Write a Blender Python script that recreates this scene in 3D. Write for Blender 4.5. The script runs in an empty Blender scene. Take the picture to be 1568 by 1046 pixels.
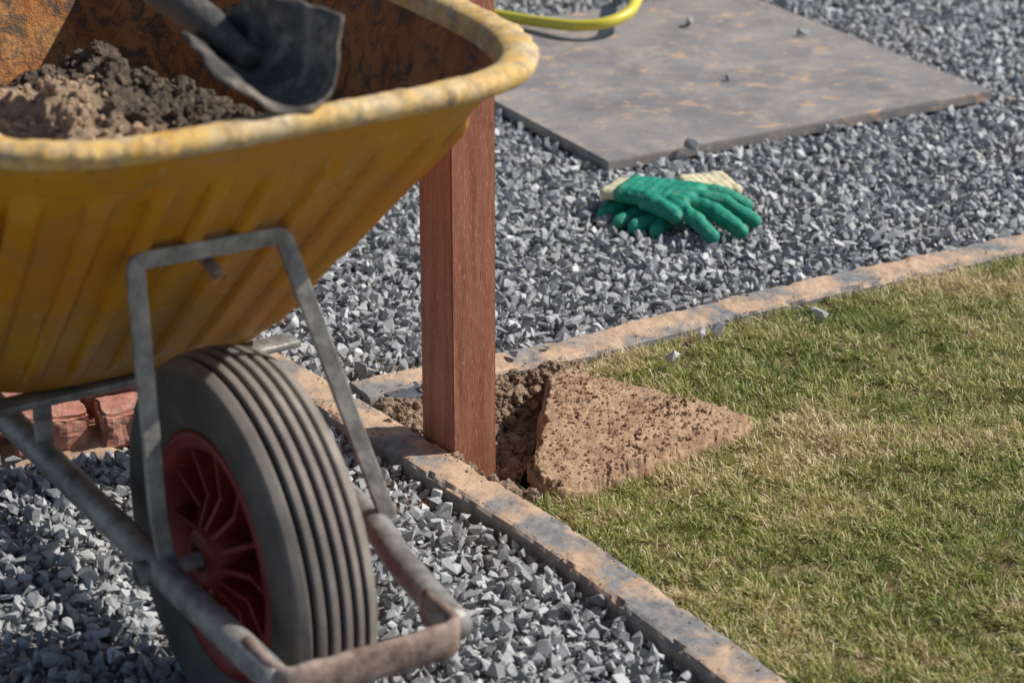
import bpy, bmesh, math, random
import numpy as np
from mathutils import Vector, Matrix, noise
random.seed(7); rng=np.random.default_rng(11)
S=bpy.context.scene
C=bpy.context.collection

# ------------------------------------------------------------ helpers
def link(o,parent=None):
    C.objects.link(o)
    if parent: o.parent=parent
    return o
def empty(name,loc=(0,0,0),rz=0):
    e=bpy.data.objects.new(name,None); e.location=loc; e.rotation_euler=(0,0,rz); e.empty_display_size=.1
    return link(e)
def mesh_np(name,verts,faces,mats=(),parent=None,smooth=False,attr=None,mi=None):
    me=bpy.data.meshes.new(name)
    if isinstance(faces,np.ndarray):
        n,k=faces.shape
        me.vertices.add(len(verts)); me.vertices.foreach_set('co',np.asarray(verts,dtype=np.float32).ravel())
        me.loops.add(n*k); me.loops.foreach_set('vertex_index',faces.astype(np.int32).ravel())
        me.polygons.add(n); me.polygons.foreach_set('loop_start',np.arange(0,n*k,k,dtype=np.int32))
        me.polygons.foreach_set('loop_total',np.full(n,k,dtype=np.int32))
        me.update(calc_edges=True)
    else:
        me.from_pydata([tuple(v) for v in verts],[],faces); me.update()
    if smooth: me.polygons.foreach_set('use_smooth',np.ones(len(me.polygons),dtype=bool))
    else: me.polygons.foreach_set('use_smooth',np.zeros(len(me.polygons),dtype=bool))
    for m in mats: me.materials.append(m)
    if mi is not None: me.polygons.foreach_set('material_index',np.asarray(mi,dtype=np.int32))
    if attr:
        for an,av in attr.items():
            a=me.attributes.new(an,'FLOAT','POINT'); a.data.foreach_set('value',np.asarray(av,dtype=np.float32))
    me.update()
    return link(bpy.data.objects.new(name,me),parent)
def inpoly(x,y,poly):
    x=np.asarray(x);y=np.asarray(y);r=np.zeros(x.shape,bool);n=len(poly)
    for i in range(n):
        x1,y1=poly[i];x2,y2=poly[(i+1)%n]
        c=((y1>y)!=(y2>y))
        xi=(x2-x1)*(y-y1)/((y2-y1) if y2!=y1 else 1e-9)+x1
        r^=(c&(x<xi))
    return r
def polydist(x,y,poly,closed=True):
    d=np.full(np.shape(x),1e9);n=len(poly)
    for i in range(n if closed else n-1):
        ax,ay=poly[i];bx,by=poly[(i+1)%n]
        dx,dy=bx-ax,by-ay;L=dx*dx+dy*dy
        t=np.clip(((x-ax)*dx+(y-ay)*dy)/L,0,1)
        d=np.minimum(d,np.hypot(x-ax-t*dx,y-ay-t*dy))
    return d
def fbm(p,o=4,h=.9):
    return noise.fractal(Vector(p),h,2.0,o)
def sm(a,b_,x_):
    t=max(0,min(1,(x_-a)/(b_-a)));return t*t*(3-2*t)

# ------------------------------------------------------------ materials
def newmat(name):
    m=bpy.data.materials.new(name); m.use_nodes=True
    nt=m.node_tree; b=nt.nodes['Principled BSDF']
    return m,nt,b
def noise_n(nt,scale,detail=6,rough=.6,vec=None,dist=0):
    n=nt.nodes.new('ShaderNodeTexNoise'); n.inputs['Scale'].default_value=scale; n.inputs['Detail'].default_value=detail
    n.inputs['Roughness'].default_value=rough; n.inputs['Distortion'].default_value=dist
    if vec is not None: nt.links.new(vec,n.inputs['Vector'])
    return n.outputs['Fac']
def ramp(nt,fac,stops):
    r=nt.nodes.new('ShaderNodeValToRGB'); cr=r.color_ramp
    while len(cr.elements)>1: cr.elements.remove(cr.elements[0])
    cr.elements[0].position=stops[0][0]; cr.elements[0].color=col(stops[0][1])
    for p,c in stops[1:]:
        e=cr.elements.new(p); e.color=col(c)
    nt.links.new(fac,r.inputs['Fac']); return r.outputs['Color']
def col(c):
    if isinstance(c,(int,float)): return (c,c,c,1)
    return (c[0],c[1],c[2],1)
def mix(nt,fac,a,b,mode='MIX'):
    m=nt.nodes.new('ShaderNodeMix'); m.data_type='RGBA'; m.blend_type=mode
    for i,val in ((0,fac),(6,a),(7,b)):
        if hasattr(val,'is_output'): nt.links.new(val,m.inputs[i])
        elif i==0: m.inputs[0].default_value=float(val)
        else: m.inputs[i].default_value=col(val)
    return m.outputs[2]
def bump(nt,b,h,strength=.5,dist=.002):
    n=nt.nodes.new('ShaderNodeBump'); n.inputs['Strength'].default_value=strength; n.inputs['Distance'].default_value=dist
    nt.links.new(h,n.inputs['Height']); nt.links.new(n.outputs['Normal'],b.inputs['Normal'])
def obj(nt):
    t=nt.nodes.new('ShaderNodeTexCoord'); return t.outputs['Object']
def mapping(nt,vec,scale=(1,1,1),rot=(0,0,0)):
    m=nt.nodes.new('ShaderNodeMapping'); m.inputs['Scale'].default_value=scale; m.inputs['Rotation'].default_value=rot
    nt.links.new(vec,m.inputs['Vector']); return m.outputs['Vector']
def math_n(nt,op,a,b=None):
    m=nt.nodes.new('ShaderNodeMath'); m.operation=op
    for i,v in enumerate((a,b)):
        if v is None: continue
        if hasattr(v,'is_output'): nt.links.new(v,m.inputs[i])
        else: m.inputs[i].default_value=v
    return m.outputs[0]
def simple(name,stops,scale,rough=.8,bs=None,bstr=.5,bd=.002,metal=0,detail=7,dist=0):
    m,nt,b=newmat(name); v=obj(nt)
    f=noise_n(nt,scale,detail,.65,v,dist)
    nt.links.new(ramp(nt,f,stops),b.inputs['Base Color'])
    b.inputs['Roughness'].default_value=rough; b.inputs['Metallic'].default_value=metal
    if bs: bump(nt,b,noise_n(nt,bs,8,.7,v),bstr,bd)
    return m
def attr_n(nt,name):
    a=nt.nodes.new('ShaderNodeAttribute'); a.attribute_name=name; return a.outputs['Fac']
def translucent(nt,b,c,f):
    tr=nt.nodes.new('ShaderNodeBsdfTranslucent'); nt.links.new(c,tr.inputs['Color'])
    ms=nt.nodes.new('ShaderNodeMixShader'); ms.inputs[0].default_value=f
    out=nt.nodes['Material Output']; nt.links.new(b.outputs[0],ms.inputs[1]); nt.links.new(tr.outputs[0],ms.inputs[2]); nt.links.new(ms.outputs[0],out.inputs['Surface'])

m_gravel,nt,b=newmat('crushed_granite')
t=attr_n(nt,'tint'); v=obj(nt)
c=ramp(nt,t,[(0,(.15,.155,.165)),(.3,(.305,.315,.33)),(.65,(.46,.475,.49)),(.9,(.62,.63,.635)),(.955,(.70,.70,.695)),(.965,(.45,.325,.23)),(1,(.58,.39,.25))])
c=mix(nt,.5,c,ramp(nt,noise_n(nt,260,5,.75,v),[(.3,.45),(.6,1.0)]),'MULTIPLY')
c=mix(nt,ramp(nt,noise_n(nt,3.2,4,.6,v),[(.54,0),(.74,.28)]),c,(.42,.34,.27))
nt.links.new(c,b.inputs['Base Color']); b.inputs['Roughness'].default_value=.6
bump(nt,b,noise_n(nt,420,5,.7,v),.5,.0015)
m_ground,nt,b=newmat('gravel_bed'); v=obj(nt)
vo=nt.nodes.new('ShaderNodeTexVoronoi'); vo.inputs['Scale'].default_value=50; nt.links.new(v,vo.inputs['Vector'])
c=ramp(nt,vo.outputs['Color'],[(0,(.09,.09,.095)),(.5,(.22,.225,.235)),(1,(.42,.43,.44))])
c=mix(nt,ramp(nt,noise_n(nt,30,4,.6,v),[(.4,0),(.7,.6)]),c,(.18,.14,.11))
nt.links.new(c,b.inputs['Base Color']); b.inputs['Roughness'].default_value=.9
bump(nt,b,vo.outputs['Distance'],1,.01)
m_kerb,nt,b=newmat('dusty_edging'); v=obj(nt)
g=ramp(nt,noise_n(nt,60,8,.7,v),[(.3,(.14,.145,.155)),(.7,(.32,.32,.32))])
dust=ramp(nt,noise_n(nt,22,8,.7,v),[(.3,(.36,.24,.155)),(.5,(.57,.39,.255)),(.75,(.72,.53,.37))])
msk=ramp(nt,noise_n(nt,11,7,.68,v,.3),[(.42,0),(.55,1)])
geo=nt.nodes.new('ShaderNodeNewGeometry'); sep=nt.nodes.new('ShaderNodeSeparateXYZ'); nt.links.new(geo.outputs['Normal'],sep.inputs[0])
up=ramp(nt,sep.outputs['Z'],[(.55,.12),(.9,.95)])
msk=mix(nt,1,msk,up,'MULTIPLY')
nt.links.new(mix(nt,msk,g,dust),b.inputs['Base Color']); b.inputs['Roughness'].default_value=.85
bump(nt,b,noise_n(nt,140,8,.75,v),.7,.003)
m_soil=simple('soil',[(.3,(.11,.07,.045)),(.5,(.26,.17,.11)),(.7,(.46,.32,.21))],30,.95,180,.9,.004)
m_clod=simple('soil_clod',[(.3,(.15,.105,.07)),(.5,(.32,.23,.16)),(.7,(.50,.37,.26))],45,.95,250,.9,.004)
m_turf,nt,b=newmat('turf_underside'); v=obj(nt)
c=ramp(nt,noise_n(nt,24,9,.74,v,.6),[(.3,(.32,.19,.11)),(.45,(.53,.34,.21)),(.60,(.66,.45,.29)),(.78,(.76,.56,.39))])
c=mix(nt,.6,c,ramp(nt,noise_n(nt,150,8,.8,v,.8),[(.35,.42),(.58,1)]),'MULTIPLY')
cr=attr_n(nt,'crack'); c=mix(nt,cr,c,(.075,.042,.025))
nt.links.new(c,b.inputs['Base Color']); b.inputs['Roughness'].default_value=.95
h=math_n(nt,'ADD',noise_n(nt,110,9,.78,v,.8),math_n(nt,'MULTIPLY',noise_n(nt,420,4,.7,mapping(nt,v,(1,.35,1),(0,0,.6))),.5))
bump(nt,b,h,1,.004)
m_grass,nt,b=newmat('grass_blades')
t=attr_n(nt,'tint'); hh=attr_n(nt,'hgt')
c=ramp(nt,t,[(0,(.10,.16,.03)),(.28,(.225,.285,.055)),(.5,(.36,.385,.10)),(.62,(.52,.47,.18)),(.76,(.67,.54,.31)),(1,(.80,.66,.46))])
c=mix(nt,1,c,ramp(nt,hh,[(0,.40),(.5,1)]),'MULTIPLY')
nt.links.new(c,b.inputs['Base Color']); b.inputs['Roughness'].default_value=.5
translucent(nt,b,c,.28)
m_lawn=simple('lawn_soil',[(.3,(.10,.075,.035)),(.6,(.26,.19,.095)),(.8,(.42,.32,.18))],60,1,200,.8,.004)
m_wood,nt,b=newmat('red_hardwood'); v=obj(nt)
vs=mapping(nt,v,(1,1,.06))
c=ramp(nt,noise_n(nt,70,9,.7,vs,.6),[(.25,(.16,.05,.03)),(.5,(.33,.125,.078)),(.75,(.48,.21,.14))])
fl=noise_n(nt,900,3,.7,mapping(nt,v,(1,1,.09)))
c=mix(nt,ramp(nt,fl,[(.57,0),(.69,.7)]),c,(.66,.41,.31))
c=mix(nt,ramp(nt,noise_n(nt,600,3,.7,mapping(nt,v,(1,1,.05))),[(.30,.75),(.43,0)]),c,(.085,.022,.013))
nt.links.new(c,b.inputs['Base Color']); b.inputs['Roughness'].default_value=.6
bump(nt,b,fl,.5,.0008)
m_slab,nt,b=newmat('rusty_slab'); v=obj(nt)
c=ramp(nt,noise_n(nt,6,8,.65,v,.5),[(.3,(.175,.163,.165)),(.5,(.25,.23,.225)),(.7,(.345,.31,.29))])
c=mix(nt,ramp(nt,noise_n(nt,13,9,.72,v,.6),[(.50,0),(.64,.75)]),c,(.45,.365,.305))
c=mix(nt,ramp(nt,noise_n(nt,20,5,.6,mapping(nt,v,(1,1.6,1)),.3),[(.59,0),(.66,.8)]),c,(.60,.39,.22))
c=mix(nt,ramp(nt,noise_n(nt,45,5,.6,v),[(.60,0),(.70,.6)]),c,(.13,.115,.115))
nt.links.new(c,b.inputs['Base Color']); b.inputs['Roughness'].default_value=.55
bump(nt,b,noise_n(nt,60,8,.7,v),.35,.002)
m_brick,nt,b=newmat('dusty_red_brick'); v=obj(nt)
c=ramp(nt,noise_n(nt,25,8,.7,v),[(.3,(.34,.12,.085)),(.5,(.60,.26,.19)),(.72,(.70,.42,.33))])
c=mix(nt,ramp(nt,noise_n(nt,34,8,.7,v,.5),[(.52,0),(.68,.8)]),c,(.66,.50,.38))
nt.links.new(c,b.inputs['Base Color']); b.inputs['Roughness'].default_value=.92
bump(nt,b,noise_n(nt,120,8,.75,v),1,.006)
m_sand=simple('sand',[(.3,(.36,.245,.16)),(.7,(.58,.42,.29))],20,.95,200,.7,.003)
m_dslab=simple('dark_slate',[(.3,(.06,.063,.072)),(.7,(.13,.137,.155))],40,.6,150,.4,.002)
m_yel,nt,b=newmat('yellow_plastic'); v=obj(nt)
c=ramp(nt,noise_n(nt,5,6,.6,v,.3),[(.3,(.80,.29,.003)),(.55,(.84,.40,.007)),(.75,(.84,.50,.04))])
c=mix(nt,ramp(nt,noise_n(nt,14,8,.7,mapping(nt,v,(1,1,.5)),.4),[(.46,0),(.70,.6)]),c,(.52,.33,.13))
c=mix(nt,ramp(nt,noise_n(nt,42,8,.7,v,1.5),[(.62,0),(.69,.8)]),c,(.15,.095,.045))
sc_=noise_n(nt,40,5,.6,mapping(nt,v,(1,1,.12),(.5,.2,0)),.3)
c=mix(nt,ramp(nt,sc_,[(.62,0),(.67,.45)]),c,(.85,.66,.30))
c=mix(nt,attr_n(nt,'rib_shade'),c,(.22,.115,.02))  # painted rib shading: brown crease tone mixed into the plastic colour
nt.links.new(c,b.inputs['Base Color']); b.inputs['Roughness'].default_value=.42
bump(nt,b,noise_n(nt,60,8,.7,v),.25,.0015)
translucent(nt,b,c,.32)
m_rim,nt,b=newmat('mortar_crusted_rim'); v=obj(nt)
c=ramp(nt,noise_n(nt,20,8,.7,v),[(.33,(.80,.44,.06)),(.48,(.82,.54,.18)),(.62,(.80,.64,.40))])
c=mix(nt,ramp(nt,noise_n(nt,46,9,.8,v),[(.47,0),(.60,.88)]),c,(.40,.29,.20))
nt.links.new(c,b.inputs['Base Color']); b.inputs['Roughness'].default_value=.7
bump(nt,b,noise_n(nt,90,8,.75,v),.9,.004)
m_inn,nt,b=newmat('stained_tray_inside'); v=obj(nt)
c=ramp(nt,noise_n(nt,9,8,.7,mapping(nt,v,(1,1,.5)),.6),[(.3,(.16,.075,.035)),(.45,(.44,.15,.04)),(.6,(.52,.25,.08)),(.78,(.48,.34,.20))])
c=mix(nt,ramp(nt,noise_n(nt,38,8,.72,v,1),[(.47,0),(.60,.9)]),c,(.105,.08,.062))
nt.links.new(c,b.inputs['Base Color']); b.inputs['Roughness'].default_value=.8
bump(nt,b,noise_n(nt,55,8,.7,v),1,.009)
m_galv=simple('galvanised_steel',[(.3,(.14,.13,.12)),(.5,(.31,.30,.285)),(.75,(.54,.52,.48))],36,.42,120,.5,.003,metal=.35)
m_bar=simple('dirty_steel_bar',[(.3,(.11,.075,.06)),(.5,(.29,.205,.165)),(.75,(.48,.39,.34))],40,.7,150,.8,.003,metal=.1)
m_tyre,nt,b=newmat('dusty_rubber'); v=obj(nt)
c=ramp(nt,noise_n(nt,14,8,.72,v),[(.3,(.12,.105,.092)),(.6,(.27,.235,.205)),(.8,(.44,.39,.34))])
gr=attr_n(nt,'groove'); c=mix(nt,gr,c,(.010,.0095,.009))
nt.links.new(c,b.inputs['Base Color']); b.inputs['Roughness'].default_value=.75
bump(nt,b,noise_n(nt,250,6,.7,v),.4,.001)
m_red=simple('red_plastic_rim',[(.3,(.13,.011,.009)),(.65,(.27,.025,.02)),(.85,(.30,.13,.10))],18,.5,120,.2,.001)
m_dark=simple('black_rubber',[(.3,.015),(.7,.04)],30,.7,200,.3,.001)
m_shov=simple('worn_steel',[(.3,(.045,.042,.042)),(.5,(.11,.10,.092)),(.66,(.38,.32,.26))],30,.5,80,1,.006,metal=.25)
m_shaft=simple('mud_caked_shaft',[(.3,(.14,.10,.075)),(.7,(.40,.31,.24))],30,.8,120,.7,.004)
m_mort,nt,b=newmat('sand_and_mortar'); v=obj(nt)
w=attr_n(nt,'wet')
c=ramp(nt,noise_n(nt,45,8,.7,v),[(.3,(.30,.205,.13)),(.5,(.46,.33,.22)),(.72,(.62,.47,.33))])
c2=ramp(nt,noise_n(nt,60,8,.7,v),[(.3,(.08,.06,.046)),(.7,(.24,.18,.13))])
nt.links.new(mix(nt,w,c,c2),b.inputs['Base Color']); b.inputs['Roughness'].default_value=.92
bump(nt,b,noise_n(nt,170,9,.8,v),1,.006)
m_wclod=simple('mortar_clod',[(.3,(.075,.057,.043)),(.5,(.155,.115,.083)),(.72,(.33,.25,.18))],70,.95,260,1,.007)
m_green,nt,b=newmat('green_latex'); v=obj(nt)
c=ramp(nt,noise_n(nt,40,6,.7,v),[(.3,(.0,.18,.11)),(.6,(.01,.30,.19)),(.8,(.06,.40,.27))])
c=mix(nt,ramp(nt,noise_n(nt,48,7,.7,v,.4),[(.57,0),(.68,.7)]),c,(.28,.24,.15))
nt.links.new(c,b.inputs['Base Color']); b.inputs['Roughness'].default_value=.6
bump(nt,b,noise_n(nt,160,6,.7,v),.7,.002)
m_cream=simple('cream_knit',[(.3,(.52,.45,.26)),(.7,(.84,.78,.56))],50,.95,300,.8,.002)
m_hose=simple('yellow_hose',[(.3,(.60,.51,.04)),(.7,(.76,.66,.09))],20,.4,80,.1,.001)

# ------------------------------------------------------------ kerbs / regions
KR=[(-1.05,3.97),(-.371,3.051),(-.116,2.717),(-.019,2.582),(.066,2.469),(.158,2.325),(.285,2.118),(.86,1.17)]
W1=.06
def offset(poly,w):
    out=[]
    for i,p in enumerate(poly):
        a=poly[max(i-1,0)];b_=poly[min(i+1,len(poly)-1)]
        dx,dy=b_[0]-a[0],b_[1]-a[1];L=math.hypot(dx,dy)
        out.append((p[0]+dy/L*w,p[1]-dx/L*w))
    return out
KL=offset(KR,W1)
if KL[2][0]>KR[2][0]: KL=offset(KR,-W1)
FS=[(-.187,2.826),(-.117,2.866),(-.012,2.914),(.109,2.976),(.294,3.098),(.497,3.217),(.785,3.377),(2.6,4.43)]
FN=offset(FS,-.066)
if FN[2][1]<FS[2][1]: FN=offset(FS,.066)
nearK=KR+KL[::-1]; farK=FS+FN[::-1]
lawnP=[(.0,2.548),(.066,2.469),(.158,2.325),(.285,2.118),(.86,1.17),(3,1.17),(3.2,4.78),(2.6,4.43),(.785,3.377),(.497,3.217),(.294,3.098),(.109,2.976),(.075,2.955),(.085,2.85),(.05,2.65)]
slabC=Vector((.162,3.79)); sB=Vector((.87,.49)).normalized(); sA=Vector((-sB.y,sB.x))
slabP=[tuple(slabC),tuple(slabC+sB*.84),tuple(slabC+sB*.84+sA*.86),tuple(slabC+sA*.86)]
soilP=[(-.187,2.826),(-.116,2.717),(-.019,2.582),(.02,2.53),(.06,2.62),(.10,2.85),(.10,2.975),(-.012,2.914)]
brickP=[(-1.2,2.52),(-.50,2.70),(-.44,2.9),(-.52,3.04),(-1.2,2.78)]

def kerb(name,pin,pout,z1=.02,z0=-.1,joints=.45):
    verts=[];faces=[]
    def at(poly,t):
        i=min(int(t),len(poly)-2);f=t-i
        return Vector(poly[i]).lerp(Vector(poly[i+1]),f)
    Ls=[0]
    for i in range(len(pin)-1): Ls.append(Ls[-1]+(Vector(pin[i+1])-Vector(pin[i])).length)
    tot=Ls[-1]
    def T(s):
        for i in range(len(Ls)-1):
            if s<=Ls[i+1]: return i+(s-Ls[i])/(Ls[i+1]-Ls[i])
        return len(Ls)-1.0001
    s=0
    while s<tot-.01:
        e=min(s+joints,tot)
        n=max(2,int((e-s)/.005))
        dz=random.uniform(-.0012,.0012); base=len(verts)
        prof=[(0,z0),(0,z1-.004),(.06,z1-.0008),(.15,z1),(.3,z1),(.45,z1),(.55,z1),(.7,z1),(.85,z1),(.94,z1-.0008),(1,z1-.004),(1,z0)]
        m=len(prof)
        for i in range(n+1):
            ss=s+.0006+(e-s-.0012)*i/n
            t=T(ss);a=at(pin,t);b_=at(pout,t)
            for (f,z) in prof:
                p=a.lerp(b_,f)
                d=fbm((p.x*60,p.y*60,z*60),3)*.0012 + fbm((p.x*14,p.y*14,3),2)*.0016
                if f in(0,1,.06,.94): 
                    q=noise.noise(Vector((p.x*45,p.y*45,f*7)))
                    if q>.15 and z>0: d-=(q-.15)*.014
                off=(b_-a).normalized()*((f-.5)*d*1.2)
                verts.append((p.x+off.x,p.y+off.y,z+(d if z>0 else 0)+dz))
        for i in range(n):
            for j in range(m-1):
                q=base+i*m+j; faces.append([q,q+1,q+m+1,q+m])
        faces.append([base+j for j in range(m)][::-1]); faces.append([base+n*m+j for j in range(m)])
        s=e
    me=bpy.data.meshes.new(name);me.from_pydata(verts,[],faces);me.materials.append(m_kerb)
    bm=bmesh.new();bm.from_mesh(me);bmesh.ops.recalc_face_normals(bm,faces=bm.faces);bm.to_mesh(me);bm.free()
    return link(bpy.data.objects.new(name,me))
kerb('kerb_edging',KR,KL,.020,joints=.78)
kerb('kerb_edging.001',FS,FN,.019,joints=.9)

X0,X1,Y0,Y1=-.24,.16,2.46,3.02
B=250
gv=[(-B,-B,-.006),(B,-B,-.006),(B,B,-.006),(-B,B,-.006),(X0,Y0,-.006),(X1,Y0,-.006),(X1,Y1,-.006),(X0,Y1,-.006)]
mesh_np('ground',gv,[[0,1,5,4],[1,2,6,5],[2,3,7,6],[3,0,4,7]],[m_ground])
nx,ny=134,187
gx,gy=np.meshgrid(np.linspace(X0,X1,nx),np.linspace(Y0,Y1,ny))
holeP=[(-.125,2.79),(-.125,2.73),(-.019,2.59),(.012,2.555),(.045,2.60),(.065,2.75),(.075,2.86),(.06,2.93),(.0,2.90)]
ins=inpoly(gx,gy,soilP); hin=inpoly(gx,gy,holeP); hd=polydist(gx,gy,holeP)
gz=np.full(gx.shape,-.0062)
for j in range(ny):
    for i in range(nx):
        if ins[j,i] or hin[j,i]:
            x,y=gx[j,i],gy[j,i]
            base=.004
            if hin[j,i]: base-=.05*min(1,hd[j,i]/.03)
            gz[j,i]=base+fbm((x*35,y*35,1),5)*.012+abs(noise.noise(Vector((x*70,y*70,5))))*.012
def gridfaces(shape):
    idx=np.arange(shape[0]*shape[1]).reshape(shape)
    return np.stack([idx[:-1,:-1].ravel(),idx[:-1,1:].ravel(),idx[1:,1:].ravel(),idx[1:,:-1].ravel()],1)
mesh_np('soil_patch',np.stack([gx.ravel(),gy.ravel(),gz.ravel()],1),gridfaces(gx.shape),[m_soil],smooth=True)

# ------------------------------------------------------------ stones
def protos(n,ratio=(1,.75,.6),npt=11,seed=1):
    r=random.Random(seed);out=[]
    for _ in range(n):
        bm=bmesh.new()
        sx,sy,sz=1,ratio[1]*r.uniform(.7,1.25),ratio[2]*r.uniform(.65,1.25)
        for k in range(npt):
            p=Vector((r.gauss(0,1),r.gauss(0,1),r.gauss(0,1)))
            p.normalize()
            q=r.uniform(.8,1.1)
            m=max(abs(p.x),abs(p.y),abs(p.z)); p=p.lerp(p/m,.55)*q
            bm.verts.new((p.x*sx*.45,p.y*sy*.45,p.z*sz*.45))
        bmesh.ops.convex_hull(bm,input=bm.verts)
        bmesh.ops.delete(bm,geom=[v for v in bm.verts if not v.link_faces],context='VERTS')
        bmesh.ops.triangulate(bm,faces=bm.faces)
        bm.verts.ensure_lookup_table();bm.verts.index_update()
        vv=np.array([v.co[:] for v in bm.verts]);ff=np.array([[v.index for v in f.verts] for f in bm.faces])
        out.append((vv,ff));bm.free()
    return out
def clodprotos(n,seed=1):
    out=[]
    for k in range(n):
        bm=bmesh.new();bmesh.ops.create_icosphere(bm,subdivisions=3,radius=.5)
        for v in bm.verts:
            p=v.co.copy()
            d=fbm((p.x*2.6+k*7.1,p.y*2.6+seed,p.z*2.6),5,.6)
            v.co=p*(1+.42*d); v.co.z*=.8
        bmesh.ops.triangulate(bm,faces=bm.faces)
        bm.verts.ensure_lookup_table();bm.verts.index_update()
        out.append((np.array([v.co[:] for v in bm.verts]),np.array([[v.index for v in f.verts] for f in bm.faces])));bm.free()
    return out
def rotmats(n):
    q=rng.normal(size=(n,4)); 
    q/=np.linalg.norm(q,axis=1)[:,None]
    w,x,y,z=q.T
    return np.stack([np.stack([1-2*(y*y+z*z),2*(x*y-z*w),2*(x*z+y*w)],1),
                     np.stack([2*(x*y+z*w),1-2*(x*x+z*z),2*(y*z-x*w)],1),
                     np.stack([2*(x*z-y*w),2*(y*z+x*w),1-2*(x*x+y*y)],1)],1)
def scatter(name,pos,size,tint,pr,mat,parent=None,smooth=False):
    n=len(pos);which=rng.integers(0,len(pr),n);R=rotmats(n)
    Vs=[];Fs=[];Ts=[];off=0
    for k,(vv,ff) in enumerate(pr):
        ii=np.where(which==k)[0]
        if not len(ii): continue
        P_=np.einsum('nij,vj->nvi',R[ii],vv)*size[ii][:,None,None]+pos[ii][:,None,:]
        Vs.append(P_.reshape(-1,3)); m=len(vv)
        Fs.append((ff[None,:,:]+(np.arange(len(ii))*m)[:,None,None]+off).reshape(-1,3))
        Ts.append(np.repeat(tint[ii],m)); off+=len(ii)*m
    return mesh_np(name,np.concatenate(Vs),np.concatenate(Fs),[mat],parent,smooth,attr={'tint':np.concatenate(Ts)})
def jgrid(x0,x1,y0,y1,sp,j=.45):
    x,y=np.meshgrid(np.arange(x0,x1,sp),np.arange(y0,y1,sp)); x=x.ravel();y=y.ravel()
    return x+rng.uniform(-j,j,x.shape)*sp, y+rng.uniform(-j,j,x.shape)*sp
pr=protos(48,(1,.74,.55),10,3)
def gravel_ok(x,y,m=.004):
    bad=inpoly(x,y,nearK)|inpoly(x,y,farK)|inpoly(x,y,lawnP)|inpoly(x,y,soilP)|inpoly(x,y,slabP)|inpoly(x,y,brickP)
    for P_ in (nearK,farK,slabP): bad|=(polydist(x,y,P_)<m)
    return ~bad
xs=[];ys=[];zs=[];sz=[]
for (x0,x1,y0,y1,sp,zm,zr,s0,s1) in [(-1.45,1.6,1.6,5.6,.0150,-.001,.005,.017,.030),(-1.45,1.6,1.6,5.6,.023,.006,.004,.018,.034),
                                    (-1.45,1.6,1.6,5.6,.012,.000,.005,.008,.014)]:
    x,y=jgrid(x0,x1,y0,y1,sp)
    ok=gravel_ok(x,y,s0*.32); 
    x=x[ok];y=y[ok];n=len(x)
    xs.append(x);ys.append(y);zs.append(zm+rng.uniform(-zr,zr,n));sz.append(s0+(s1-s0)*rng.beta(1.6,2.2,n))
x=np.concatenate(xs);y=np.concatenate(ys);z=np.concatenate(zs);s_=np.concatenate(sz)
z+=np.array([.004*noise.noise(Vector((a*5,b_*5,0))) for a,b_ in zip(x,y)])
scatter('gravel',np.stack([x,y,z],1),s_,rng.beta(2,2,len(x))*.95+ (rng.random(len(x))<.03)*.12,pr,m_gravel)
pc=protos(14,(1,.85,.8),22,9); pcl=clodprotos(12,3)
n=3600
x=rng.uniform(-.2,.10,n);y=rng.uniform(2.53,2.97,n);ok=inpoly(x,y,soilP);x=x[ok];y=y[ok]
hi=inpoly(x,y,holeP);hdd=polydist(x,y,holeP)
z=np.where(hi,.008-.05*np.minimum(1,hdd/.03),.008)+rng.uniform(-.004,.007,len(x))
scatter('soil_clods',np.stack([x,y,z],1),.004+.028*rng.beta(1,4.2,len(x)),rng.random(len(x)),pcl,m_clod)
xs=[];ys=[]
for (P_,cnt) in ((nearK,3200),(farK,1600)):
    x=rng.uniform(-.5,1.1,cnt*8);y=rng.uniform(1.9,3.6,cnt*8);k=inpoly(x,y,P_)&(polydist(x,y,P_)<.018);xs.append(x[k][:cnt]);ys.append(y[k][:cnt])
x=np.concatenate(xs);y=np.concatenate(ys)
scatter('soil_crumbs',np.stack([x,y,np.full(len(x),.0205)],1),.0012+.006*rng.beta(1,6,len(x)),rng.random(len(x)),pc,m_clod)

# ------------------------------------------------------------ slab
def slab(name,poly,z0,z1,mat,bev=.002,parent=None):
    bm=bmesh.new();vs=[bm.verts.new((p[0],p[1],z0)) for p in poly];f=bm.faces.new(vs)
    r=bmesh.ops.extrude_face_region(bm,geom=[f]);up_=[g for g in r['geom'] if isinstance(g,bmesh.types.BMVert)]
    bmesh.ops.translate(bm,verts=up_,vec=(0,0,z1-z0))
    bmesh.ops.recalc_face_normals(bm,faces=bm.faces)
    bmesh.ops.bevel(bm,geom=[e for e in bm.edges],offset=bev,segments=2,affect='EDGES')
    me=bpy.data.meshes.new(name);bm.to_mesh(me);bm.free();me.materials.append(mat)
    return link(bpy.data.objects.new(name,me),parent)
slab('paving_slab',slabP,.002,.022,m_slab)
slab('slate_offcut',[(-.185,2.858),(-.128,2.886),(-.112,2.838),(-.150,2.822)],.010,.018,m_dslab,.001)
pb=protos(8,(1,.8,.6),14,21)
scatter('loose_stones',np.array([(.31,3.858,.030),(.581,4.575,.030),(.363,4.649,.032),(.407,4.265,.027),(.219,2.946,.026),(.29,3.046,.026),(.266,3.034,.025),(.439,3.106,.026),(.004,2.958,.028),(.05,2.99,.026),(-.15,2.76,.028)]),
        np.array([.036,.028,.032,.016,.026,.026,.020,.030,.026,.018,.016]),np.array([.2,.45,.3,.3,.74,.7,.8,.72,.5,.6,.6]),pb,m_gravel)

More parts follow.
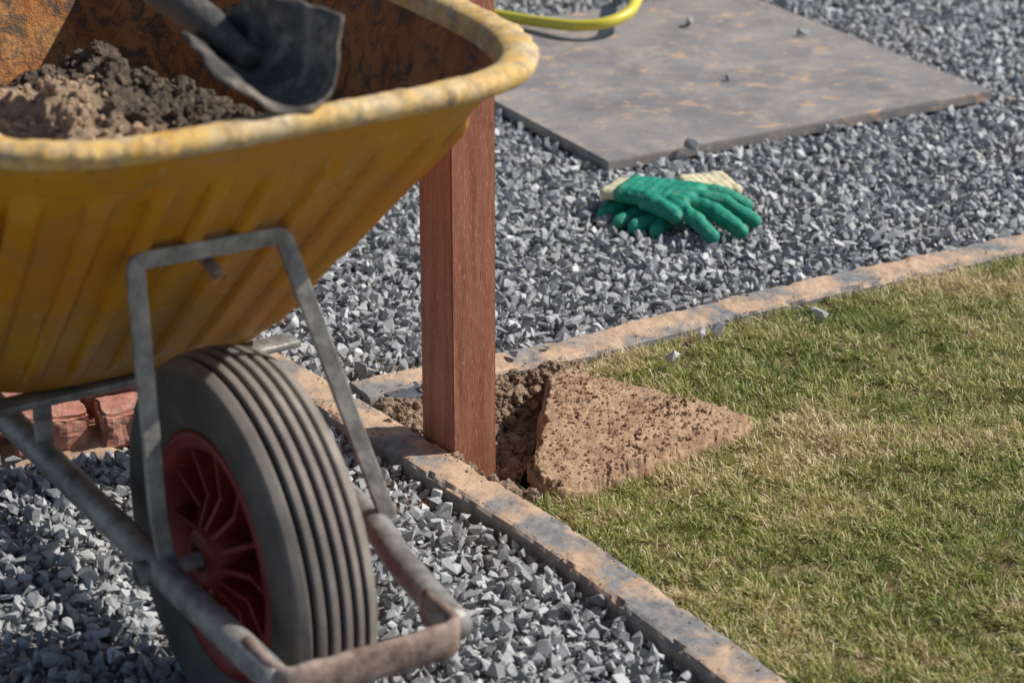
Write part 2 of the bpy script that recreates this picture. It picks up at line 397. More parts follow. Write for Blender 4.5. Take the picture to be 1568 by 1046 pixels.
# ------------------------------------------------------------ bricks
bx,by=np.meshgrid(np.linspace(-1.3,-.42,160),np.linspace(2.45,3.06,110))
bi=inpoly(bx,by,brickP);bdz=polydist(bx,by,brickP)
bz=np.where(bi,np.minimum(bdz/.03,1)*.016-.004,-.02)
bz=bz+np.array([fbm((a*20,b_*20,2),5)*.008 for a,b_ in zip(bx.ravel(),by.ravel())]).reshape(bx.shape)
mesh_np('sand_bed',np.stack([bx.ravel(),by.ravel(),bz.ravel()],1),gridfaces(bx.shape),[m_sand],smooth=True)
def brick_mesh(name,items):
    bm=bmesh.new()
    for (cx,cy,cz,L,Wd,H,a,tl) in items:
        M=Matrix.Translation((cx,cy,cz))@Matrix.Rotation(a,4,'Z')@Matrix.Rotation(tl,4,'X')@Matrix.Rotation(tl*.7,4,'Y')@Matrix.Diagonal((L,Wd,H,1))
        bmesh.ops.create_cube(bm,size=1,matrix=M)
    bmesh.ops.bevel(bm,geom=list(bm.edges),offset=.004,segments=2,affect='EDGES')
    bmesh.ops.subdivide_edges(bm,edges=[e for e in bm.edges if e.calc_length()>.02],cuts=9,use_grid_fill=True)
    for v in bm.verts:
        v.co+=Vector((fbm((v.co.x*32,v.co.y*32,v.co.z*32),5),fbm((v.co.x*32+9,v.co.y*32,v.co.z*32),5),fbm((v.co.x*32,v.co.y*32+7,v.co.z*32),5)))*.0045
    me=bpy.data.meshes.new(name);bm.to_mesh(me);bm.free();me.materials.append(m_brick)
    return link(bpy.data.objects.new(name,me))
its=[]
a0=math.radians(16)
for r_ in range(3):
    xx=-.485+r_*.02
    while xx>-1.15:
        L_=random.uniform(.07,.12)
        its.append((xx-L_/2,2.862+(xx+.5)*math.tan(a0)-r_*.064+random.uniform(-.005,.005),.022+random.uniform(-.005,.009),L_-.008,random.uniform(.052,.058),.05,a0+random.uniform(-.2,.2),random.uniform(-.12,.12)))
        xx-=L_+random.uniform(.0,.008)
brick_mesh('brick_paving',its)

# ------------------------------------------------------------ lawn
bm=bmesh.new();f=bm.faces.new([bm.verts.new((p[0],p[1],.006)) for p in lawnP]);bmesh.ops.triangulate(bm,faces=[f]);
me=bpy.data.meshes.new('lawn_soil');bm.to_mesh(me);bm.free();me.materials.append(m_lawn)
lawn=empty('lawn')
o=bpy.data.objects.new('turf_base',me);link(o,lawn)
flapP=[(.038,2.80),(.050,2.884),(.066,2.914),(.106,2.900),(.171,2.845),(.232,2.807),(.285,2.780),(.308,2.757),(.300,2.724),(.268,2.70),(.215,2.655),(.166,2.612),(.125,2.580),(.085,2.551),(.060,2.548),(.034,2.568),(.018,2.605),(.028,2.66),(.040,2.73)]
def blades(x,y,lmin,lmax,wid,tiltmean=.95):
    n=len(x)
    nz=np.array([noise.noise(Vector((a*9,b_*9,0))) for a,b_ in zip(x,y)])
    nz2=np.array([noise.noise(Vector((a*38,b_*38,4))) for a,b_ in zip(x,y)])
    nz3=np.array([noise.noise(Vector((a*3.2,b_*3.2,8))) for a,b_ in zip(x,y)])
    L=rng.uniform(lmin,lmax,n)*(1+.5*nz2+.3*nz)
    az=rng.uniform(0,2*np.pi,n)*.6+ (nz2*6+nz*3)+rng.normal(0,.8,n)
    th=np.clip(rng.normal(tiltmean,.38,n),.1,1.5)
    dx=np.cos(az);dy=np.sin(az)
    cu=rng.uniform(.0,.55,n)
    p0=np.stack([x,y,np.full(n,.003)],1)
    def seg(t):
        thh=th+cu*t
        return np.stack([dx*np.sin(thh),dy*np.sin(thh),np.cos(thh)],1)*(L*.34)[:,None]
    p1=p0+seg(-.7);p2=p1+seg(.2);p3=p2+seg(1.1)
    p3[:,2]=np.maximum(p3[:,2],.006)
    w=rng.uniform(.7,1.25,n)*wid
    tw=rng.uniform(-.9,.9,n)
    side=np.stack([-dy*np.cos(tw),dx*np.cos(tw),np.sin(tw)],1)
    a=p0-side*(w*.4)[:,None];b_=p0+side*(w*.4)[:,None]
    c=p1+side*(w*.5)[:,None];d=p1-side*(w*.5)[:,None]
    e=p2+side*(w*.42)[:,None];f=p2-side*(w*.42)[:,None]
    Vv=np.stack([a,b_,c,d,e,f,p3+side*(w*.08)[:,None],p3-side*(w*.08)[:,None]],1).reshape(-1,3)
    o_=np.arange(n)[:,None]*8
    Fv=np.concatenate([o_+np.array([[0,1,2,3]]),o_+np.array([[3,2,4,5]]),o_+np.array([[5,4,6,7]])])
    tint=np.clip(rng.beta(2,2,n)*.60+.13+nz*.36+nz3*.42+nz2*.18+(rng.random(n)<.22)*.40,0,1)
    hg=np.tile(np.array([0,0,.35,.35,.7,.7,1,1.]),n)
    return Vv,Fv,np.repeat(tint,8),hg
def lawn_pts(n,x0,x1,y0,y1):
    x=rng.uniform(x0,x1,n);y=rng.uniform(y0,y1,n)
    ed=np.array([noise.noise(Vector((a*30,b_*30,2))) for a,b_ in zip(x,y)])*.018
    ok=inpoly(x,y,lawnP)&(polydist(x,y,lawnP)>.004+ed)
    th=np.array([noise.noise(Vector((a*20,b_*20,6)))+.6*noise.noise(Vector((a*55,b_*55,6))) for a,b_ in zip(x,y)])
    ok&=rng.random(n)<np.clip(1.0+1.5*th,.16,1)
    fi=inpoly(x,y,flapP)&(polydist(x,y,flapP)>.012)
    return x[ok&~fi],y[ok&~fi]
x,y=lawn_pts(540000,-.02,1.2,1.85,3.65)
Vv,Fv,tt,hg=blades(x,y,.010,.023,.0014,.95)
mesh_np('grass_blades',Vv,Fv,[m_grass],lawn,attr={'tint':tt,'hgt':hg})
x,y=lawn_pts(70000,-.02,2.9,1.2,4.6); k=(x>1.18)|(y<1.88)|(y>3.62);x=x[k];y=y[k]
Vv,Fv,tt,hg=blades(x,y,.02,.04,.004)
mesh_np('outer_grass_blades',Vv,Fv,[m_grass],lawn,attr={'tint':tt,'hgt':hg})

# ------------------------------------------------------------ turf flap (folded-over sod)
st=.0013
gx,gy=np.meshgrid(np.arange(.0,.325,st),np.arange(2.53,2.93,st))
wob=np.array([noise.noise(Vector((a*34,b_*34,3)))*.005+noise.noise(Vector((a*110,b_*110,3)))*.0028 for a,b_ in zip(gx.ravel(),gy.ravel())]).reshape(gx.shape)
dd=polydist(gx,gy,flapP)*np.where(inpoly(gx,gy,flapP),1,-1)+wob
zz=np.zeros(gx.shape);crk=np.zeros(gx.shape)
for j in range(gx.shape[0]):
    for i in range(gx.shape[1]):
        d=dd[j,i]
        if d<-.0025: zz[j,i]=-.03;continue
        x,y=gx[j,i],gy[j,i]
        t=max(0,min(1,(d+.0015)/.0035)); e=math.sqrt(1-(1-t)**2)
        p=x*.80+y*.60; q_=-x*.60+y*.80
        base=.030+.004*math.sin((y-2.55)*9)-.05*max(0,x-.21)
        # torn lower steps along the border
        edn=noise.noise(Vector((x*30,y*30,31)))
        base-=.009*(1 if d<.007+.006*edn else 0)
        h1=fbm((x*11,y*11,1),3)*.0045+fbm((x*75,y*75,2),5,.7)*.0016
        wv=fbm((x*24,y*24,7),6,.75)
        ter=(q_*21+wv*1.15)%1.0
        pa=max(0,min(1,.30+3*noise.noise(Vector((x*16,y*16,19)))))
        tear=max(0,1-ter/.14)*pa
        ter2=(p*13+wv*1.5+.4)%1.0
        tear2=max(0,1-ter2/.07)*max(0,min(1,3.4*noise.noise(Vector((x*24,y*24,55)))))
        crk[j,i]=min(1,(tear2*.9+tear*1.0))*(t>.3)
        zz[j,i]=e*(base+h1+.005*ter*pa)-tear2*.005*t-tear*.007*t-.003
V=np.stack([gx.ravel(),gy.ravel(),zz.ravel()],1)
Fq=gridfaces(gx.shape)
keep=(zz.ravel()[Fq]>-.029).any(1)
tf=empty('turf_flap')
mesh_np('sod',V,Fq[keep],[m_turf],tf,smooth=True,attr={'crack':crk.ravel()})
# crumbs lying on the sod
ii=rng.integers(0,gx.size,1500);ok=(dd.ravel()[ii]>.004);ii=ii[ok]
scatter('soil_crumbs_on_sod',V[ii]+np.array([0,0,.001]),.0015+.008*rng.beta(1,5,len(ii)),rng.random(len(ii)),pcl[:4],m_turf,tf)

# ------------------------------------------------------------ wooden post
pn=Vector((-.073,2.657)); dl=Vector((-.56,.83)).normalized(); dr=Vector((dl.y,-dl.x))
pp=[pn,pn+dr*.064,pn+dr*.064+dl*.074,pn+dl*.074]
slab('wooden_post',[tuple(q) for q in pp],-.12,1.75,m_wood,.0016)

# ------------------------------------------------------------ gloves
def blobmesh(name,balls,vox,mat,parent,sm_=6):
    bm=bmesh.new()
    for (p,r,sc,rot) in balls:
        M=Matrix.Translation(p)@Matrix.Rotation(rot,4,'Z')@Matrix.Diagonal((r*sc[0],r*sc[1],r*sc[2],1))
        bmesh.ops.create_icosphere(bm,subdivisions=2,radius=1,matrix=M)
    me=bpy.data.meshes.new(name);bm.to_mesh(me);bm.free();me.materials.append(mat)
    o=link(bpy.data.objects.new(name,me),parent)
    m=o.modifiers.new('r','REMESH');m.mode='VOXEL';m.voxel_size=vox;m.use_smooth_shade=True
    m=o.modifiers.new('s','SMOOTH');m.factor=.5;m.iterations=sm_
    tx=bpy.data.textures.new(name,'CLOUDS');tx.noise_scale=.022
    m=o.modifiers.new('d','DISPLACE');m.texture=tx;m.strength=.0055;m.mid_level=.5
    return o
def chain(pts,rs,flat=1):
    out=[]
    for i in range(len(pts)-1):
        a,b_=Vector(pts[i]),Vector(pts[i+1]);n=max(2,int((b_-a).length/(min(rs[i],rs[i+1])*.35)))
        for k in range(n+1):
            t=k/n;r=rs[i]*(1-t)+rs[i+1]*t;out.append((a.lerp(b_,t),r,(1,1,flat),0))
    return out
gl=empty('work_glove',(0,0,0))
b_=[]
b_+=chain([(.272,3.578,.044),(.330,3.576,.042),(.374,3.556,.028)],[.015,.0145,.013])
b_+=chain([(.272,3.552,.046),(.335,3.532,.042),(.382,3.496,.024)],[.015,.0145,.013])
b_+=chain([(.266,3.530,.046),(.320,3.492,.040),(.358,3.451,.022)],[.015,.0145,.013])
b_+=chain([(.256,3.512,.044),(.288,3.464,.036),(.312,3.434,.020)],[.014,.0135,.012])
b_+=chain([(.215,3.53,.042),(.240,3.494,.044),(.258,3.476,.036)],[.017,.015,.0135])
for k in range(8):
    t=k/7; c0=Vector((.190,3.588,.044)).lerp(Vector((.285,3.545,.045)),t); w_=.036+.008*t
    for q in (-1,-.6,-.2,.2,.6,1):
        b_.append((c0+Vector((.45,.89,0))*w_*q*.8,.0165,(1,1,.95),0))
blobmesh('palm_and_fingers',b_,.0022,m_green,gl,8)
b_=[]
for k in range(5):
    t=k/4; c0=Vector((.165,3.602,.040)).lerp(Vector((.20,3.585,.046)),t)
    for q in (-1,-.5,0,.5,1): b_.append((c0+Vector((.45,.89,0))*.028*q,.0125,(1,1,.8),0))
blobmesh('cuff',b_,.0026,m_cream,gl,3)
gl2=empty('work_glove.001',(0,0,0))
b_=[]
b_+=chain([(.235,3.60,.018),(.190,3.578,.018),(.150,3.556,.014)],[.0145,.0145,.0135])
b_+=chain([(.240,3.575,.018),(.205,3.540,.018),(.172,3.514,.014)],[.0145,.0145,.014])
b_+=chain([(.250,3.555,.018),(.225,3.515,.018),(.195,3.492,.014)],[.0145,.0145,.014])
b_+=chain([(.262,3.54,.018),(.245,3.505,.018),(.228,3.476,.014)],[.014,.0135,.013])
b_+=chain([(.225,3.61,.020),(.185,3.60,.020),(.158,3.585,.016)],[.013,.013,.012])
for k in range(7):
    t=k/6; c0=Vector((.235,3.58,.020)).lerp(Vector((.315,3.615,.022)),t)
    for q in (-1,-.5,0,.5,1): b_.append((c0+Vector((-.45,.89,0))*.034*q,.016,(1,1,.9),0))
blobmesh('palm_and_fingers',b_,.0024,m_green,gl2)
b_=[]
for k in range(6):
    t=k/5; c0=Vector((.290,3.625,.034)).lerp(Vector((.352,3.640,.034)),t)
    for q in (-1,-.5,0,.5,1): b_.append((c0+Vector((-.3,.95,0))*.032*q,.012,(1,1,1.0),0))
blobmesh('cuff',b_,.0026,m_cream,gl2,3)

# ------------------------------------------------------------ sweeps
def fillet(pts,r=.03,n=6):
    pts=[Vector(p) for p in pts];out=[pts[0]]
    for i in range(1,len(pts)-1):
        a,b_,c=pts[i-1],pts[i],pts[i+1];ra=min(r,(a-b_).length*.45,(c-b_).length*.45)
        p=b_+(a-b_).normalized()*ra;q=b_+(c-b_).normalized()*ra
        for k in range(n+1):
            t=k/n;out.append(p.lerp(b_,t).lerp(b_.lerp(q,t),t))
    out.append(pts[-1]);return out
def resample(pts,d):
    out=[pts[0]]
    for i in range(len(pts)-1):
        n=max(1,int((pts[i+1]-pts[i]).length/d))
        for k in range(1,n+1): out.append(pts[i].lerp(pts[i+1],k/n))
    return out
def sweep(name,pts,prof,mat,parent=None,r=.03,up=(0,0,1),wob=0,smooth=True,taper=None):
    pts=resample(fillet(pts,r),.012);verts=[];faces=[];m=len(prof);prev=Vector(up)
    for i,p in enumerate(pts):
        t=(pts[min(i+1,len(pts)-1)]-pts[max(i-1,0)]).normalized()
        sd=t.cross(prev)
        if sd.length<1e-4: sd=t.cross(Vector((1,0,0)))
        sd.normalize();u_=sd.cross(t).normalized();prev=u_
        k_=1 if not taper else taper[0]+(taper[1]-taper[0])*i/(len(pts)-1)
        for (a,b_) in prof:
            q=p+sd*a*k_+u_*b_*k_
            if wob: q+=(sd*a+u_*b_).normalized()*(noise.noise(q*45)+.5*noise.noise(q*110))*wob
            verts.append(q)
    for i in range(len(pts)-1):
        for j in range(m):
            k=(j+1)%m;faces.append([i*m+j,i*m+k,(i+1)*m+k,(i+1)*m+j])
    faces.append(list(range(m))[::-1]);faces.append([(len(pts)-1)*m+j for j in range(m)])
    me=bpy.data.meshes.new(name);me.from_pydata(verts,[],faces)
    bm=bmesh.new();bm.from_mesh(me);bmesh.ops.recalc_face_normals(bm,faces=bm.faces);bm.to_mesh(me);bm.free()
    for p_ in me.polygons: p_.use_smooth=smooth
    me.materials.append(mat);o=link(bpy.data.objects.new(name,me),parent)
    return o
def circ(r,n=16): return [(r*math.cos(2*math.pi*k/n),r*math.sin(2*math.pi*k/n)) for k in range(n)]
def rect(w,h,c=.0012):
    w/=2;h/=2
    return [(w-c,-h),(w,-h+c),(w,h-c),(w-c,h),(-w+c,h),(-w,h-c),(-w,-h+c),(-w+c,-h)]
sweep('garden_hose',[(.75,5.6,.02),(.45,5.2,.04),(.275,4.85,.085),(.262,4.68,.085),(.235,4.585,.065),(.185,4.545,.055),(.124,4.555,.048),(.021,4.64,.038),(-.114,4.76,.032),(-.5,5.0,.03),(-1.2,5.2,.015)],circ(.0115,14),m_hose,r=.06)

# ------------------------------------------------------------ WHEELBARROW
wb=empty('wheelbarrow',(-.264,2.086,0),math.radians(-58))
def ringpar(t):
    sf=-.24+.388*t; sb=-.64-.14*t; hw=.192+.095*t; n=3.9+.9*t
    return (sf+sb)/2,(sf-sb)/2,hw,n
def ringpt(phi,t,off):
    sc,a,hw,n=ringpar(t); a+=off;hw+=off
    cx,sy=math.cos(phi),math.sin(phi)
    r=(abs(cx/a)**n+abs(sy/hw)**n)**(-1/n)
    return sc+r*cx,r*sy
Z0,Z1=.285,.684
prof=[]
prof.append((0,-.10,Z0,0,0));prof.append((0,-.04,Z0,0,0));prof.append((0,-.016,Z0+.002,0,0));prof.append((0,-.004,Z0+.009,0,.2))
nl=48
for k in range(1,nl+1):
    t=k/nl; z=Z0+.012+(Z1-.02-Z0-.012)*t
    rb=min(1,t/.10)*min(1,max(0,(.88-t)/.06))
    prof.append((t,.0,z,0,rb))
for (o_,z) in [(.006,Z1-.014),(.016,Z1-.015),(.022,Z1-.014),(.026,Z1-.010),(.028,Z1-.003),(.027,Z1+.002),(.022,Z1+.006),(.014,Z1+.007),(.006,Z1+.006),(.0,Z1+.003),(-.004,Z1-.003)]:
    prof.append((1,o_,z,1,0))
for k in range(30,-1,-1):
    t=k/30;z=Z0+.014+(Z1-.016-Z0-.014)*t
    prof.append((t,-.0065,z,2,0))
prof.append((0,-.03,Z0+.006,2,0));prof.append((0,-.1,Z0+.006,2,0))
NP=1200;verts=[];faces=[];mi=[];rib_shade=[]
phis=[2*math.pi*k/NP for k in range(NP)]
for (t,off,z,m_i,rb) in prof:
    for ph in phis:
        o_=off;zz_=z;shd=0
        s,l=ringpt(ph,t,o_)
        if rb>0:
            sc,a,hw,n=ringpar(t)
            if abs(math.sin(ph))/hw<abs(math.cos(ph))/a: q=(l-.005)*(1-.25*t)/.022*math.pi
            else: q=(s-sc)*(1-.15*t)/.030*math.pi
            w=(.5+.5*math.cos(q))
            w=max(0,min(1,(w-.50)/.36)); w=w*w*(3-2*w)
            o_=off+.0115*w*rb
            shd=max(0,1-abs(w-.10)/.22)*(w>0)*rb*(.60+.8*noise.noise(Vector((s*14,l*14,z*10))))  # shade along rib sides, put into the colour and broken by noise
            shd+=.35*sm(.2,.0,t)  # same tint also deepens towards the tray floor
            s,l=ringpt(ph,t,o_)
        if m_i==1:
            d=max(0,fbm((s*55,l*55,z*30),4))*.0032+noise.noise(Vector((s*18,l*18,0)))*.0012
            s,l=ringpt(ph,t,o_+(d if o_>.01 else 0)); zz_=z+d*.7
        else:
            dd_=noise.noise(Vector((s*6,l*6,z*6)))*.0015
            s,l=ringpt(ph,t,o_+dd_)
        verts.append((s,l,zz_));rib_shade.append(max(0,min(.85,shd)))
M=len(prof)
for i in range(M-1):
    for j in range(NP):
        k=(j+1)%NP;faces.append([i*NP+j,i*NP+k,(i+1)*NP+k,(i+1)*NP+j]);mi.append(max(prof[i][3],prof[i+1][3]) if prof[i][3]!=1 else 1)
faces.append([j for j in range(NP)]);mi.append(0)
faces.append([(M-1)*NP+j for j in range(NP)][::-1]);mi.append(2)
me=bpy.data.meshes.new('tray');me.from_pydata(verts,[],faces)
for m in (m_yel,m_rim,m_inn): me.materials.append(m)
me.polygons.foreach_set('material_index',mi)
a=me.attributes.new('rib_shade','FLOAT','POINT'); a.data.foreach_set('value',np.asarray(rib_shade,dtype=np.float32))
bm=bmesh.new();bm.from_mesh(me);bmesh.ops.recalc_face_normals(bm,faces=bm.faces);bm.to_mesh(me);bm.free()
for p_ in me.polygons:p_.use_smooth=True
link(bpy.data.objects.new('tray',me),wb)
def heap(s,l,fine=True):
    edge=noise.noise(Vector((s*14,l*14,2)))*.03
    h=.40+.195*sm(.17,.06,l+edge+.35*max(0,-s-.22))
    h-=.06*sm(-.30,-.52,s)
    h+=.022*math.exp(-(((s+.02)/.07)**2+((l-.03)/.06)**2))
    h+=.030*math.exp(-(((s+.20)/.06)**2+((l+.07)/.07)**2))
    h+=.045*math.exp(-(((s+.08)/.09)**2+((l+.23)/.05)**2))
    h+=.10*math.exp(-(((s+.42)/.10)**2+((l-.11)/.08)**2))
    n1=fbm((s*13,l*13,0),5);n2=fbm((s*50,l*50,3),4)
    vd,_v=noise.voronoi(Vector((s*34+n1,l*34+n1,0)));vd2,_v=noise.voronoi(Vector((s*85+n1,l*85,4)))
    return min(.68,h+n1*.014+n2*.005+(.6-vd[0])*.017+(.5-vd2[0])*.008)
def wetness(s,l):
    w_=sm(-.055,.0,l+.08*noise.noise(Vector((s*16,l*16,4))))
    return max(w_,sm(-.30,-.36,s+.05*noise.noise(Vector((s*9,l*9,4)))))
nph,nr=620,170;verts=[];wet=[]
def inside_fix(v):
    s,l,h=v
    for _ in range(40):
        t=max(0,min(1,(h-Z0-.014)/(Z1-.016-Z0-.014)));sc,a,hw,n=ringpar(t);a-=.010;hw-=.010
        if abs((s-sc)/a)**n+abs(l/hw)**n<=1: return (s,l,h)
        h+=.004
        if h>.66:
            s=sc+(s-sc)*.985;l*=.985;h-=.004
    return (s,l,h)
for j in range(nph):
    ph=2*math.pi*j/nph
    t=.8
    for _ in range(8):
        s,l=ringpt(ph,t,-.012);h=heap(s,l);t=.5*t+.5*max(.05,min(.95,(h-Z0-.02)/(Z1-Z0-.03)))
    s1,l1=ringpt(ph,t,-.012);zc=Z0+.02+(Z1-Z0-.03)*t
    for i in range(nr+1):
        fr=i/nr;s=-.24+(s1+.24)*fr;l=l1*fr
        h=heap(s,l)
        if fr>.9:
            k_=(fr-.9)/.1; h=h*(1-k_)+min(h,zc)*k_
        verts.append((s,l,h));wet.append(wetness(s,l))
verts=[inside_fix(v) for v in verts]
faces=[]
m=nr+1
for j in range(nph):
    k=(j+1)%nph
    for i in range(nr): faces.append([j*m+i,j*m+i+1,k*m+i+1,k*m+i])
mesh_np('sand_load',verts,faces,[m_mort],wb,True,attr={'wet':wet})
cp=[];cs_=[];sp_=[];ss_=[]
for _ in range(3400):
    s=random.uniform(-.5,.09);l=random.uniform(-.24,.17);h=heap(s,l)
    sz_=.003+.032*random.betavariate(1,3.8)
    t=(h-Z0)/(Z1-Z0);sc,a,hw,n=ringpar(max(0,min(1,t)))
    if abs((s-sc)/(a-.03))**n+abs(l/(hw-.03))**n>1: continue
    if random.random()<wetness(s,l): cp.append((s,l,h+sz_*.12));cs_.append(sz_)
    elif random.random()<.6: sp_.append((s,l,h+sz_*.1));ss_.append(sz_*.5)
scatter('mortar_clods',np.array(cp),np.array(cs_),rng.random(len(cp)),pcl,m_wclod,wb)
scatter('sand_crumbs',np.array(sp_),np.array(ss_),rng.random(len(sp_)),pcl,m_sand,wb)

tp=[]
tp+=[(.118,-.030,.5),(.126,-.034,.6),(.140,-.043,.6),(.158,-.0475,.65),(.174,-.047,.6),(.186,-.0445,.55),(.193,-.0415,.3)]
ys=np.linspace(-.0405,.0405,73)
for yv in ys:
    q=abs(yv)/.0405; rr=.203-.0090*q**2.4
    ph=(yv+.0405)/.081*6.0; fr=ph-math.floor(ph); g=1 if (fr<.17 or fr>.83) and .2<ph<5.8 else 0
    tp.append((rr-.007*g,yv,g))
tp+=[(.193,.0415,.3),(.186,.0445,.5),(.174,.047,.5),(.158,.0475,.5),(.140,.043,.5),(.126,.034,.5),(.118,.030,.5)]
n=200;verts=[];gr=[]
for k in range(n):
    a=2*math.pi*k/n
    for (r,yy,g) in tp: verts.append((r*math.cos(a),yy,r*math.sin(a)));gr.append(g)
m=len(tp);faces=[]
for k in range(n):
    k2=(k+1)%n
    for j in range(m): faces.append([k*m+j,k*m+(j+1)%m,k2*m+(j+1)%m,k2*m+j])
wheel=bpy.data.objects.new('wheel',None);link(wheel,wb);wheel.location=(.010,-.006,.198)
o=mesh_np('tyre',verts,np.array(faces),[m_tyre],wheel,True,attr={'groove':gr})
bm=bmesh.new();bm.from_mesh(o.data);bmesh.ops.recalc_face_normals(bm,faces=bm.faces);bm.to_mesh(o.data);bm.free()
def lathe(name,pr_,mat,parent,n=96,closed=True):
    verts=[];faces=[];m=len(pr_)
    for k in range(n):
        a=2*math.pi*k/n
        for (r,yy) in pr_: verts.append((r*math.cos(a),yy,r*math.sin(a)))
    for k in range(n):
        k2=(k+1)%n
        for j in range(m if closed else m-1): faces.append([k*m+j,k*m+(j+1)%m,k2*m+(j+1)%m,k2*m+j])
    o=mesh_np(name,verts,faces,[mat],parent,True)
    bm=bmesh.new();bm.from_mesh(o.data);bmesh.ops.recalc_face_normals(bm,faces=bm.faces);bm.to_mesh(o.data);bm.free()
    return o
lathe('rim',[(.128,-.033),(.128,-.038),(.120,-.040),(.108,-.032),(.102,-.012),(.102,.012),(.108,.032),(.120,.040),(.128,.038),(.128,.033),(.112,.02),(.112,-.02)],m_red,wheel)
lathe('hub',[(.013,-.052),(.026,-.052),(.030,-.048),(.032,-.02),(.032,.02),(.030,.048),(.026,.052),(.013,.052)],m_red,wheel,48)
lathe('web',[(.03,-.004),(.104,-.006),(.104,.006),(.03,.004)],m_red,wheel)
bm=bmesh.new()
for k in range(12):
    a=2*math.pi*k/12
    for sg in (-1,1):
        v=[]
        for (r,yy) in ((.028,.004*sg),(.105,.005*sg),(.107,.030*sg),(.06,.026*sg),(.030,.044*sg)):
            for tt_ in (-.0028,.0028):
                v.append(bm.verts.new((r*math.cos(a)-tt_*math.sin(a),yy,r*math.sin(a)+tt_*math.cos(a))))
        A=v[0::2];Bv=v[1::2];bm.faces.new(A);bm.faces.new(Bv[::-1])
        for j in range(5): bm.faces.new([A[j],A[(j+1)%5],Bv[(j+1)%5],Bv[j]])
bmesh.ops.recalc_face_normals(bm,faces=bm.faces)
me=bpy.data.meshes.new('spokes');bm.to_mesh(me);bm.free();me.materials.append(m_red);link(bpy.data.objects.new('spokes',me),wheel)
sweep('axle',[(.010,-.125,.198),(.010,.135,.198)],circ(.008),m_galv,wb)
for sg,nm,l0,l1,l2 in ((-1,'frame_rail_left',-.098,-.100,-.125),(1,'frame_rail_right',.088,.124,.165)):
    sweep(nm,[(.262,l0,.2),(.12,l0+(l1-l0)*.5,.2),(.04,l1,.2),(-.12,l1+sg*.004,.206),(-.42,l2,.235),(-.95,sg*.25,.50),(-1.42,sg*.29,.62)],circ(.0155,18),m_galv,wb,r=.06,wob=.0006)
    sweep('handle_grip'+('_l' if sg<0 else '_r'),[(-1.30,sg*.2797,.5895),(-1.44,sg*.292,.6255)],circ(.020,18),m_dark,wb)
    sweep('leg'+('_l' if sg<0 else '_r'),[(-.62,sg*.17,.315),(-.74,sg*.21,.02),(-.84,sg*.22,.02),(-.92,sg*.235,.47)],circ(.0125,14),m_galv,wb,r=.04)
sweep('front_crossbar',[(.200,-.099,.2),(.270,-.099,.199),(.276,.084,.199),(.21,.084,.2)],rect(.012,.036,.004),m_bar,wb,r=.022,wob=.0022)
sweep('front_bracket',[(.018,-.094,.200),(.016,-.101,.26),(.018,-.108,.525),(.018,.043,.522),(.045,.136,.205)],rect(.018,.007),m_galv,wb,r=.010,up=(1,0,0),smooth=False)
sweep('bracket_bolt',[(-.01,-.03,.508),(.026,-.03,.500)],circ(.007,6),m_bar,wb)
sweep('bolt',[(.010,-.125,.2),(.010,-.112,.2)],circ(.013,6),m_galv,wb)
sweep('bolt_r',[(.010,.13,.2),(.010,.145,.2)],circ(.013,6),m_galv,wb)
sweep('under_tray_strip',[(-.262,-.20,.280),(-.262,.190,.280)],rect(.03,.008),m_galv,wb)
sweep('under_tray_strip_rear',[(-.60,-.22,.279),(-.60,.22,.279)],rect(.03,.008),m_galv,wb)
for l_ in (-.110,.133):
    sweep('tray_support',[(-.258,l_,.220),(-.258,l_,.279)],rect(.02,.006),m_galv,wb,up=(1,0,0))

# ------------------------------------------------------------ shovel resting in tray
sh=bpy.data.objects.new('shovel',None);link(sh)
tip=Vector((.166,.000,.703)); hd=Vector((-.215,.004,.727))
WM=Matrix.Translation((-.264,2.086,0))@Matrix.Rotation(math.radians(-58),4,'Z')
tipw=WM@tip; hdw=WM@hd
ax=(hdw-tipw).normalized();side=Vector((0,0,1)).cross(ax).normalized();upv=ax.cross(side)
Mx=Matrix((ax,side,upv)).transposed().to_4x4();Mx.translation=tipw
sh.matrix_world=Mx@Matrix.Rotation(math.radians(-22),4,'X')
nu,nv=48,44;verts=[];Lb=.185
for side_ in (0,1):
    for i in range(nu+1):
        u_=i/nu
        hw=.049-.013*sm(0,.75,u_)-.014*sm(.72,1,u_)
        dep=.056-.010*u_-.026*sm(.75,1,u_)
        for j in range(nv+1):
            v_=j/nv*2-1
            ang=v_*math.radians(82)
            yy=hw*math.sin(ang); zz_=dep*(1-math.cos(ang))/(1-math.cos(math.radians(82)))-.012
            if abs(v_)>.80: yy+=math.copysign((abs(v_)-.80)*.065*(1-.8*u_),v_)
            xx=u_*Lb-.018*(1-v_*v_)*(1-u_)+.010+.011*max(0,v_)*(1-u_)*math.sin(v_*7)
            th=.0035*side_
            zz_+=noise.noise(Vector((xx*34,yy*34,1)))*.005
            yy+=noise.noise(Vector((xx*34,zz_*34,9)))*.004
            verts.append((xx,yy-th*math.sin(ang),zz_+th*math.cos(ang)))
faces=[];m=nv+1;off=(nu+1)*(nv+1)
for i in range(nu):
    for j in range(nv):
        q=i*m+j;faces.append([q,q+1,q+m+1,q+m]);faces.append([off+q,off+q+m,off+q+m+1,off+q+1])
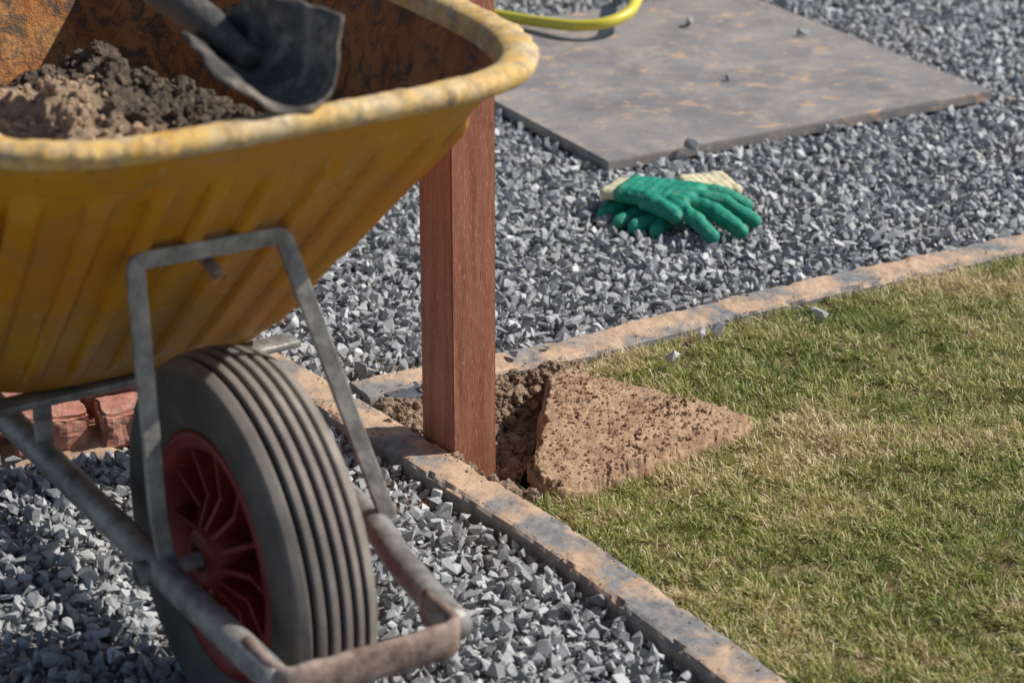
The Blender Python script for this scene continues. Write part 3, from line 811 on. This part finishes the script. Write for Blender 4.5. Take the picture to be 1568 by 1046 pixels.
for j in range(nv):
    faces.append([j,off+j,off+j+1,j+1]);q=nu*m+j;faces.append([q,q+1,off+q+1,off+q])
for i in range(nu):
    q=i*m;faces.append([q,q+m,off+q+m,off+q]);q=i*m+nv;faces.append([q,off+q,off+q+m,q+m])
mesh_np('blade',verts,faces,[m_shov],sh,True)
sweep('socket',[(.105,0,-.002),(.175,0,.006),(.30,0,.016)],circ(.022,18),m_shov,sh,wob=.002,taper=(.45,1))
sweep('shaft',[(.28,0,.014),(.6,0,.02),(1.0,0,.03)],circ(.018,16),m_shaft,sh,wob=.0015)
sweep('d_handle',[(1.0,0,.03),(1.04,.045,.032),(1.10,.045,.035),(1.10,-.045,.035),(1.04,-.045,.032),(1.0,0,.03)],circ(.010,12),m_dark,sh,r=.015)

# ------------------------------------------------------------ light, sky, camera
el=math.radians(42);sd_=Vector((.985,.17,0)).normalized()
sv=Vector((sd_.x*math.cos(el),sd_.y*math.cos(el),math.sin(el)))
sun=bpy.data.lights.new('sun','SUN');sun.energy=5.0;sun.angle=math.radians(.53);sun.color=(1,.95,.87)
so=bpy.data.objects.new('sun',sun);link(so);so.rotation_euler=sv.to_track_quat('Z','Y').to_euler();so.location=(5,1,6)
w=bpy.data.worlds.new('World');S.world=w;w.use_nodes=True;nt=w.node_tree
sky=nt.nodes.new('ShaderNodeTexSky');sky.sky_type='NISHITA';sky.sun_disc=False;sky.sun_elevation=el;sky.sun_rotation=math.atan2(sd_.x,sd_.y)
nt.links.new(sky.outputs[0],nt.nodes['Background'].inputs[0]);nt.nodes['Background'].inputs[1].default_value=.08
cam=bpy.data.cameras.new('camera');co=bpy.data.objects.new('camera',cam);link(co)
co.location=(0,0,1.3);co.rotation_euler=(math.radians(67),0,0)
cam.lens=82.65;cam.sensor_width=36;cam.clip_end=1000;cam.clip_start=.05
cam.dof.use_dof=True;cam.dof.focus_distance=3.0;cam.dof.aperture_fstop=6.0
S.camera=co
S.view_settings.view_transform='Standard';S.view_settings.look='None';S.view_settings.exposure=0
